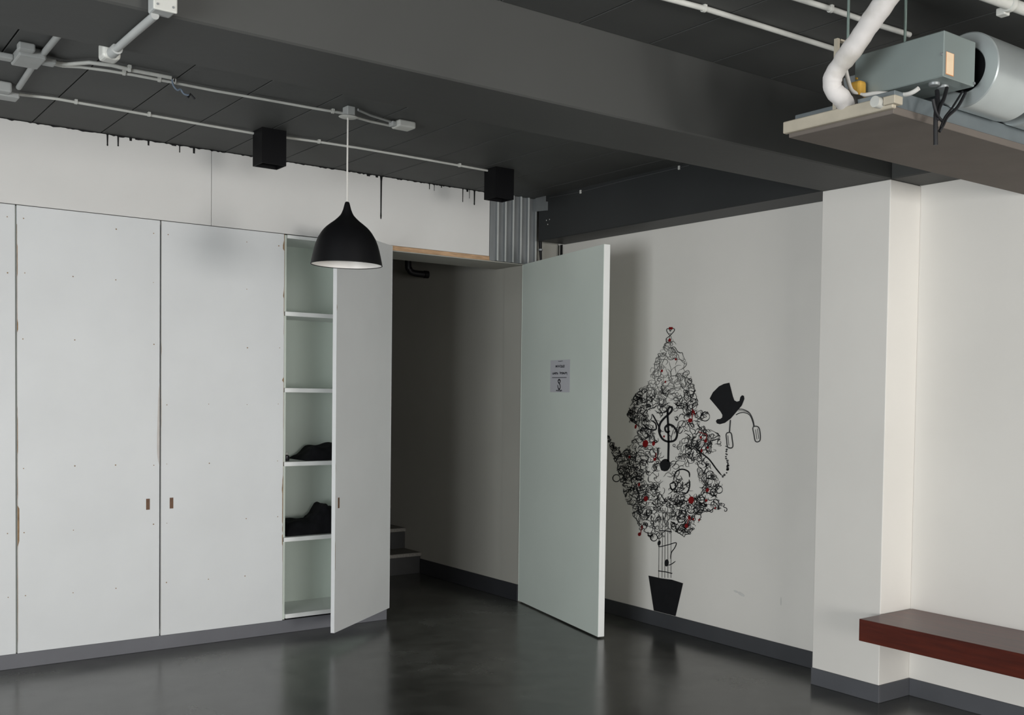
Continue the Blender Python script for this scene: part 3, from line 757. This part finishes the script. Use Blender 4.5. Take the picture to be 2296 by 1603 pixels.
# exhaust elbow in the stairwell
ex = empty('elbow_pipe', (-.40, 1.42, 2.45), 'black elbow pipe seen high through the open doorway', 'pipe')
e1 = py(915, 590, 1.42)
ep = smooth_path([(e1.x, 1.42, ZC), (e1.x, 1.42, e1.z), (e1.x + .01, 1.42, e1.z - .045), (e1.x + .05, 1.42, e1.z - .075), (XI + .01, 1.40, e1.z - .080)], 6)
build('pipe', atube(NB(), ep, .026, 16), M['black'], ex, smooth=True)
build('collar', atube(NB(), [(XI - .035, 1.401, e1.z - .080), (XI - .0005, 1.40, e1.z - .080)], .030, 16), M['black'], ex, smooth=True)

# ------------------------------------------------------------------ mural on the right wall
mu = empty('wall_mural', (-.001, -1.25, .095), 'painted tree of black swirls and red notes in a black pot on the wall', 'mural')
XM = -.0012
def C5(x, y): return (1340 + x / 4.4525, 700 + y / 4.4525)
def C6(x, y): return (1340 + x / 4.3325, 1030 + y / 4.3325)
LAY = [0]
def wpt(u, v, lay):
    q = px(u, v, XM - .00025 * lay); return q
def ribbon(bm, pts, wd, lay=0, taper=True):
    """pts in photo pixels, wd in photo pixels; laid on the wall as a flat brush stroke"""
    P = [Vector((a, b)) for a, b in pts]; n = len(P)
    if n < 2: return
    Lq, Rq = [], []
    for i in range(n):
        t = (P[min(n - 1, i + 1)] - P[max(0, i - 1)])
        if t.length < 1e-6: t = Vector((1, 0))
        t.normalize(); nn = Vector((-t.y, t.x)); k = 1.0
        if taper: k = .45 + .55 * min(1, min(i, n - 1 - i) / 3)
        h = wd * k / 2
        Lq.append(bm.verts.new(wpt(P[i].x + nn.x * h, P[i].y + nn.y * h, lay))); Rq.append(bm.verts.new(wpt(P[i].x - nn.x * h, P[i].y - nn.y * h, lay)))
    for i in range(n - 1): bm.faces.new((Lq[i], Lq[i + 1], Rq[i + 1], Rq[i]))
def blob(bm, cx, cy, rx, ry, lay=0, n=20, rot=0):
    ca, sa = math.cos(rot), math.sin(rot)
    bm.faces.new([bm.verts.new(wpt(cx + rx * math.cos(t) * ca - ry * math.sin(t) * sa, cy + rx * math.cos(t) * sa + ry * math.sin(t) * ca, lay)) for t in [2 * math.pi * k / n for k in range(n)]])
def poly(bm, pts, lay=0): bm.faces.new([bm.verts.new(wpt(u, v, lay)) for u, v in pts])
def sp(pts, k=6, closed=False): return [(q.x, q.y) for q in smooth_path([(a, b, 0) for a, b in pts], k, closed)]

OUT = [(1502, 745), (1522, 775), (1540, 812), (1556, 862), (1566, 905), (1588, 924), (1568, 952), (1612, 972), (1618, 998), (1586, 1026), (1598, 1056), (1622, 1088), (1600, 1106), (1628, 1138), (1578, 1150), (1562, 1180), (1535, 1206), (1512, 1190), (1490, 1205), (1462, 1212), (1432, 1178), (1416, 1150), (1397, 1108), (1386, 1058), (1352, 958), (1372, 986), (1394, 1016), (1414, 994), (1432, 958), (1405, 932), (1418, 892), (1448, 852), (1470, 802), (1490, 770)]
def inside(u, v):
    c = False; j = len(OUT) - 1
    for i in range(len(OUT)):
        (xi, yi), (xj, yj) = OUT[i], OUT[j]
        if (yi > v) != (yj > v) and u < (xj - xi) * (v - yi) / (yj - yi) + xi: c = not c
        j = i
    return c
def sparse(u, v):
    """open areas left almost blank in the crown"""
    for (a, b, ra, rb) in ((1497, 985, 27, 60), (1542, 1052, 34, 20), (1550, 1085, 24, 18), (1492, 1070, 20, 30), (1548, 1118, 16, 14), (1510, 935, 24, 26), (1470, 940, 14, 26)):
        if ((u - a) / ra) ** 2 + ((v - b) / rb) ** 2 < 1: return True
    return False
rm = random.Random(11)
def squiggle(u, v, n, step, curl):
    a = rm.uniform(0, 6.28); k = rm.uniform(-curl, curl); pts = [(u, v)]
    for _ in range(n):
        k = .86 * k + rm.gauss(0, curl * .42); a += max(-1.0, min(1.0, k))
        nu, nv = u + math.cos(a) * step, v + math.sin(a) * step
        if not inside(nu, nv): a += 1.5; nu, nv = u + math.cos(a) * step, v + math.sin(a) * step
        u, v = nu, nv; pts.append((u, v))
    return pts
layers = {'inkgrey': NB(), 'inkmid': NB(), 'ink': NB()}
cnt = 0
while cnt < 1050:
    u = rm.uniform(1350, 1630); v = rm.uniform(745, 1212)
    if not inside(u, v): continue
    if sparse(u, v) and rm.random() < .93: continue
    if v < 880:
        if rm.random() < .40: continue
        kind = 'inkgrey' if rm.random() < .86 else 'inkmid'; n = rm.randint(10, 26); wd = rm.uniform(1.0, 1.7); st_ = 2.5; cu = .5
    else:
        dk = rm.random()
        kind = 'ink' if dk < .32 else ('inkmid' if dk < .80 else 'inkgrey'); n = rm.randint(6, 15); wd = rm.uniform(1.0, 2.2); st_ = 2.3; cu = .62
        if 1500 < u < 1560 and v > 1090: kind = 'inkmid' if dk < .8 else 'ink'
    ribbon(layers[kind], squiggle(u, v, n, st_, cu), wd, {'inkgrey': 0, 'inkmid': 1, 'ink': 2}[kind]); cnt += 1
def cluster(cu_, cv_, ra, rb, n, mats):
    k = 0
    while k < n:
        a = rm.uniform(0, 6.28); q = math.sqrt(rm.random()); u = cu_ + ra * q * math.cos(a); v = cv_ + rb * q * math.sin(a)
        mt_ = rm.choice(mats)
        ribbon(layers[mt_], squiggle(u, v, rm.randint(4, 9), 2.2, .6), rm.uniform(1.2, 2.6), {'inkgrey': 0, 'inkmid': 1, 'ink': 2}[mt_]); k += 1
for (a_, b_, ra, rb, n_) in ((1428, 925, 22, 30, 46), (1448, 890, 20, 18, 20), (1572, 992, 30, 24, 46), (1548, 910, 14, 22, 18), (1420, 1060, 26, 40, 60), (1450, 1120, 26, 34, 46), (1385, 1015, 14, 18, 14), (1525, 1140, 18, 26, 44), (1560, 1130, 14, 18, 16), (1590, 1090, 18, 16, 22), (1518, 955, 12, 22, 12), (1575, 1050, 16, 10, 14), (1525, 1092, 14, 12, 18)):
    cluster(a_, b_, ra, rb, n_, ('ink', 'inkmid', 'inkmid'))
# a few bold limbs and closed curls
bold = [[(1555, 1000), (1572, 1015), (1590, 1030), (1605, 1050), (1618, 1066)], [(1440, 950), (1455, 962), (1470, 963), (1470, 950), (1460, 942)], [(1462, 928), (1468, 938), (1475, 952), (1482, 970)],
        [(1502, 1085), (1506, 1098), (1515, 1092), (1512, 1082), (1502, 1085)], [(1545, 1075), (1546, 1090), (1540, 1105), (1528, 1104)], [(1510, 1075), (1516, 1058), (1530, 1052), (1544, 1058), (1546, 1070)]]
for b in bold: ribbon(layers['ink'], sp(b), 3.2, 2)
for (u, v, r) in ((1581, 934, 10), (1382, 1072, 8), (1592, 1065, 9), (1466, 1205, 8), (1612, 1098, 8), (1600, 1104, 8)):
    ribbon(layers['ink'], [(u + r * math.cos(t * .35), v + r * math.sin(t * .35)) for t in range(19)], 2.0, 2)
for k, nm in (('inkgrey', 'pale_swirls'), ('inkmid', 'grey_swirls'), ('ink', 'black_swirls')):
    build(nm, layers[k], M[k], mu, kind='stuff', normals=False)
# treble clef
bm = NB()
cl = [(705, 1118), (755, 1138), (793, 1205), (772, 1275), (705, 1292), (645, 1262), (613, 1190), (622, 1115), (660, 1062), (705, 1022), (738, 985), (742, 955), (722, 947), (701, 972), (698, 1030), (703, 1120), (708, 1300), (706, 1400), (704, 1490)]
ribbon(bm, sp([C5(*q) for q in cl]), 4.6, 4, False)
ribbon(bm, sp([C5(*q) for q in [(705, 1118), (674, 1150), (680, 1188), (705, 1198), (716, 1180)]]), 4.2, 4, False)
blob(bm, *C5(674, 1526), 11.8, 14, 4, 24, .2)
build('treble_clef', bm, M['ink'], mu, 'bold black treble clef', normals=False)
# trunk staff lines
bm = NB()
for i, (xt, xb, yt) in enumerate(((600, 592, 560), (632, 625, 470), (656, 652, 470), (680, 683, 360), (712, 712, 600))):
    ribbon(bm, [C6(xt, yt), C6((xt + xb) / 2, 820), C6(xb, 1150)], 1.5, 3, False)
build('trunk_lines', bm, M['inkgrey'], mu, 'thin grey staff lines as trunk', normals=False)
bm = NB()
ribbon(bm, [C6(598, 690), C6(660, 693), C6(720, 705)], 2.2, 4, False); ribbon(bm, [C6(588, 1083), C6(660, 1092), C6(725, 1108)], 2.2, 4, False)
blob(bm, *C6(597, 812), 3.5, 6, 4, 14, .2); blob(bm, *C6(670, 1005), 4.8, 8.2, 4, 14, .1)
ribbon(bm, sp([C6(*q) for q in [(588, 840), (610, 847), (690, 828), (762, 810), (748, 860), (716, 905), (708, 968)]]), 2.0, 4)
ribbon(bm, sp([C6(*q) for q in [(685, 1028), (715, 1018), (757, 988)]]), 2.0, 4)
build('trunk_notes', bm, M['ink'], mu, 'black notes across the trunk', normals=False)
bm = NB(); poly(bm, [C6(*q) for q in [(493, 1128), (620, 1155), (720, 1168), (830, 1203), (757, 1522), (545, 1468)]], 3)
build('flower_pot', bm, M['ink'], mu, 'solid black flower pot', normals=False)
# top hat and headphones
bm = NB()
hat = [(1118, 862), (1150, 800), (1210, 740), (1260, 715), (1315, 703), (1330, 760), (1350, 840), (1365, 880), (1390, 893), (1415, 885), (1425, 845), (1442, 828), (1460, 835), (1465, 865), (1440, 930), (1390, 990), (1330, 1060), (1270, 1105), (1220, 1118), (1190, 1110), (1180, 1085), (1195, 1068), (1225, 1065), (1243, 1050), (1245, 1025), (1225, 990), (1180, 935)]
hp = [C5(*q) for q in hat]
hv = [bm.verts.new(wpt(u, v, 3)) for u, v in hp]
for tri in tessellate_polygon([[Vector((u, v, 0)) for u, v in hp]]): bm.faces.new([hv[i] for i in tri])
build('top_hat', bm, M['ink'], mu, 'tilted black top hat', normals=False)
bm = NB()
for l, wd in (([(1400, 970), (1450, 970), (1510, 1000), (1545, 1060), (1562, 1135)], 2.1), ([(1380, 1025), (1420, 1005), (1470, 1003), (1520, 1030), (1550, 1100), (1556, 1140)], 2.1), ([(1400, 985), (1460, 985), (1520, 1015), (1555, 1090), (1565, 1140)], 1.2),
              ([(1325, 1075), (1320, 1140), (1315, 1205)], 3.0), ([(1275, 1335), (1300, 1348), (1340, 1357)], 2.0), ([(1300, 1230), (1310, 1330)], 1.2), ([(1575, 1170), (1590, 1270)], 1.2), ([(1595, 1160), (1608, 1265)], 1.2)):
    ribbon(bm, sp([C5(*q) for q in l]), wd, 3, False)
ribbon(bm, sp([C5(*q) for q in [(1285, 1212), (1330, 1205), (1343, 1270), (1350, 1335), (1332, 1356), (1297, 1345), (1288, 1280)]], 4, True) + [C5(1285, 1212)], 2.6, 3, False)
ribbon(bm, sp([C5(*q) for q in [(1550, 1150), (1590, 1140), (1615, 1168), (1624, 1262), (1606, 1292), (1574, 1286), (1560, 1220)]], 4, True) + [C5(1550, 1150)], 2.6, 3, False)
build('headphones', bm, M['inkmid'], mu, 'sketched headphones under the hat', normals=False)
bm = NB()
ch = sp([C5(1290, 1370), C5(1282, 1430), C5(1292, 1480), C5(1302, 1520), C5(1298, 1570), C6(1262, 60), C6(1250, 130), C6(1210, 170)], 5)
for i, (u, v) in enumerate(ch):
    if i % 2 == 0: blob(bm, u + rm.uniform(-1, 1), v, rm.uniform(1.5, 2.8), rm.uniform(1.8, 3.2), 2, 10, rm.uniform(0, 3))
build('beaded_chain', bm, M['inkmid'], mu, 'dotted chain below the headphones', normals=False)
# crown of the tree
bm = NB()
ribbon(bm, sp([C5(*q) for q in [(722, 235), (690, 190), (695, 165), (715, 170), (725, 190), (740, 165), (762, 165), (765, 185), (735, 220), (715, 240), (685, 265), (690, 295), (715, 300)]]), 1.8, 3)
build('heart_tip', bm, M['inkmid'], mu, 'small heart at the tree tip', normals=False)
bm = NB()
for dx in (-12, 0, 12): blob(bm, *C5(730 + dx, 160), 2.0, 3.0, 4, 10)
build('tip_flower', bm, M['red'], mu, 'dark red tip', normals=False)
# red notes and baubles
def note(hx, hy, rx, ry, stem=None, flag=None, C=C5, name='red_note'):
    bm = NB(); blob(bm, *C(hx, hy), rx, ry, 5, 16, .2)
    if stem: ribbon(bm, [C(*q) for q in stem], 1.7, 5, False)
    if flag: poly(bm, [C(*q) for q in flag], 5)
    build(name, bm, M['red'], mu, normals=False)
note(718, 278, 2.8, 4); note(780, 470, 2.4, 2.6); note(641, 585, 2.4, 3.2); note(676, 695, 1.8, 2.8); note(662, 1240, 2, 2.6)
note(477, 1311, 6.2, 8.2); note(558, 1312, 3.4, 5); note(380, 1142, 2.4, 5); note(318, 1445, 2.2, 3.4)
note(924, 1080, 5, 4.6, [(943, 1080), (945, 965)], [(943, 962), (968, 990), (975, 1035), (960, 1010), (945, 1000)])
note(1030, 1250, 2.6, 3.4, [(1010, 1195), (1088, 1222)]); note(1078, 1283, 3.4, 4, [(1086, 1280), (1088, 1215)]); note(1038, 1382, 2, 4.2); note(1098, 1352, 2, 3)
note(570, 1468, 3.2, 3.6, [(580, 1465), (584, 1402)])
note(908, 395, 6.2, 8.3, C=C6); note(862, 645, 4, 4.8, [(872, 640), (885, 540)], [(882, 540), (905, 560), (900, 600), (885, 575)], C6); note(928, 580, 2.2, 2.6, C=C6)
note(406, 727, 3.6, 4.2, [(418, 722), (428, 635)], [(425, 630), (440, 655), (438, 680), (426, 660)], C6)
note(1066, 298, 3.6, 4.6, C=C6); note(1054, 398, 2.8, 3, C=C6); note(1142, 472, 2, 2.4, C=C6); note(402, 245, 2.6, 4, C=C6); note(468, 382, 4.5, 6, C=C6); note(985, 588, 2, 2.6, C=C6)
# scuffs on the wall next to the mural
bm = NB(); blob(bm, 1662, 1332, 9, 3.5, 0, 16, .55); blob(bm, 1650, 1326, 6, 2.4, 1, 14, .4)
sc = build('scuff_mark', bm, M['scuff'], None, normals=False)
sc.parent = bpy.data.objects['wall_right']; sc.location = WLOC[sc.name] - WLOC['wall_right']
bm = NB(); blob(bm, 1751, 1348, 1.6, 10, 0, 14, 0)
sc = build('scuff_mark', bm, M['scuff'], None, normals=False)
sc.parent = bpy.data.objects['wall_right']; sc.location = WLOC[sc.name] - WLOC['wall_right']
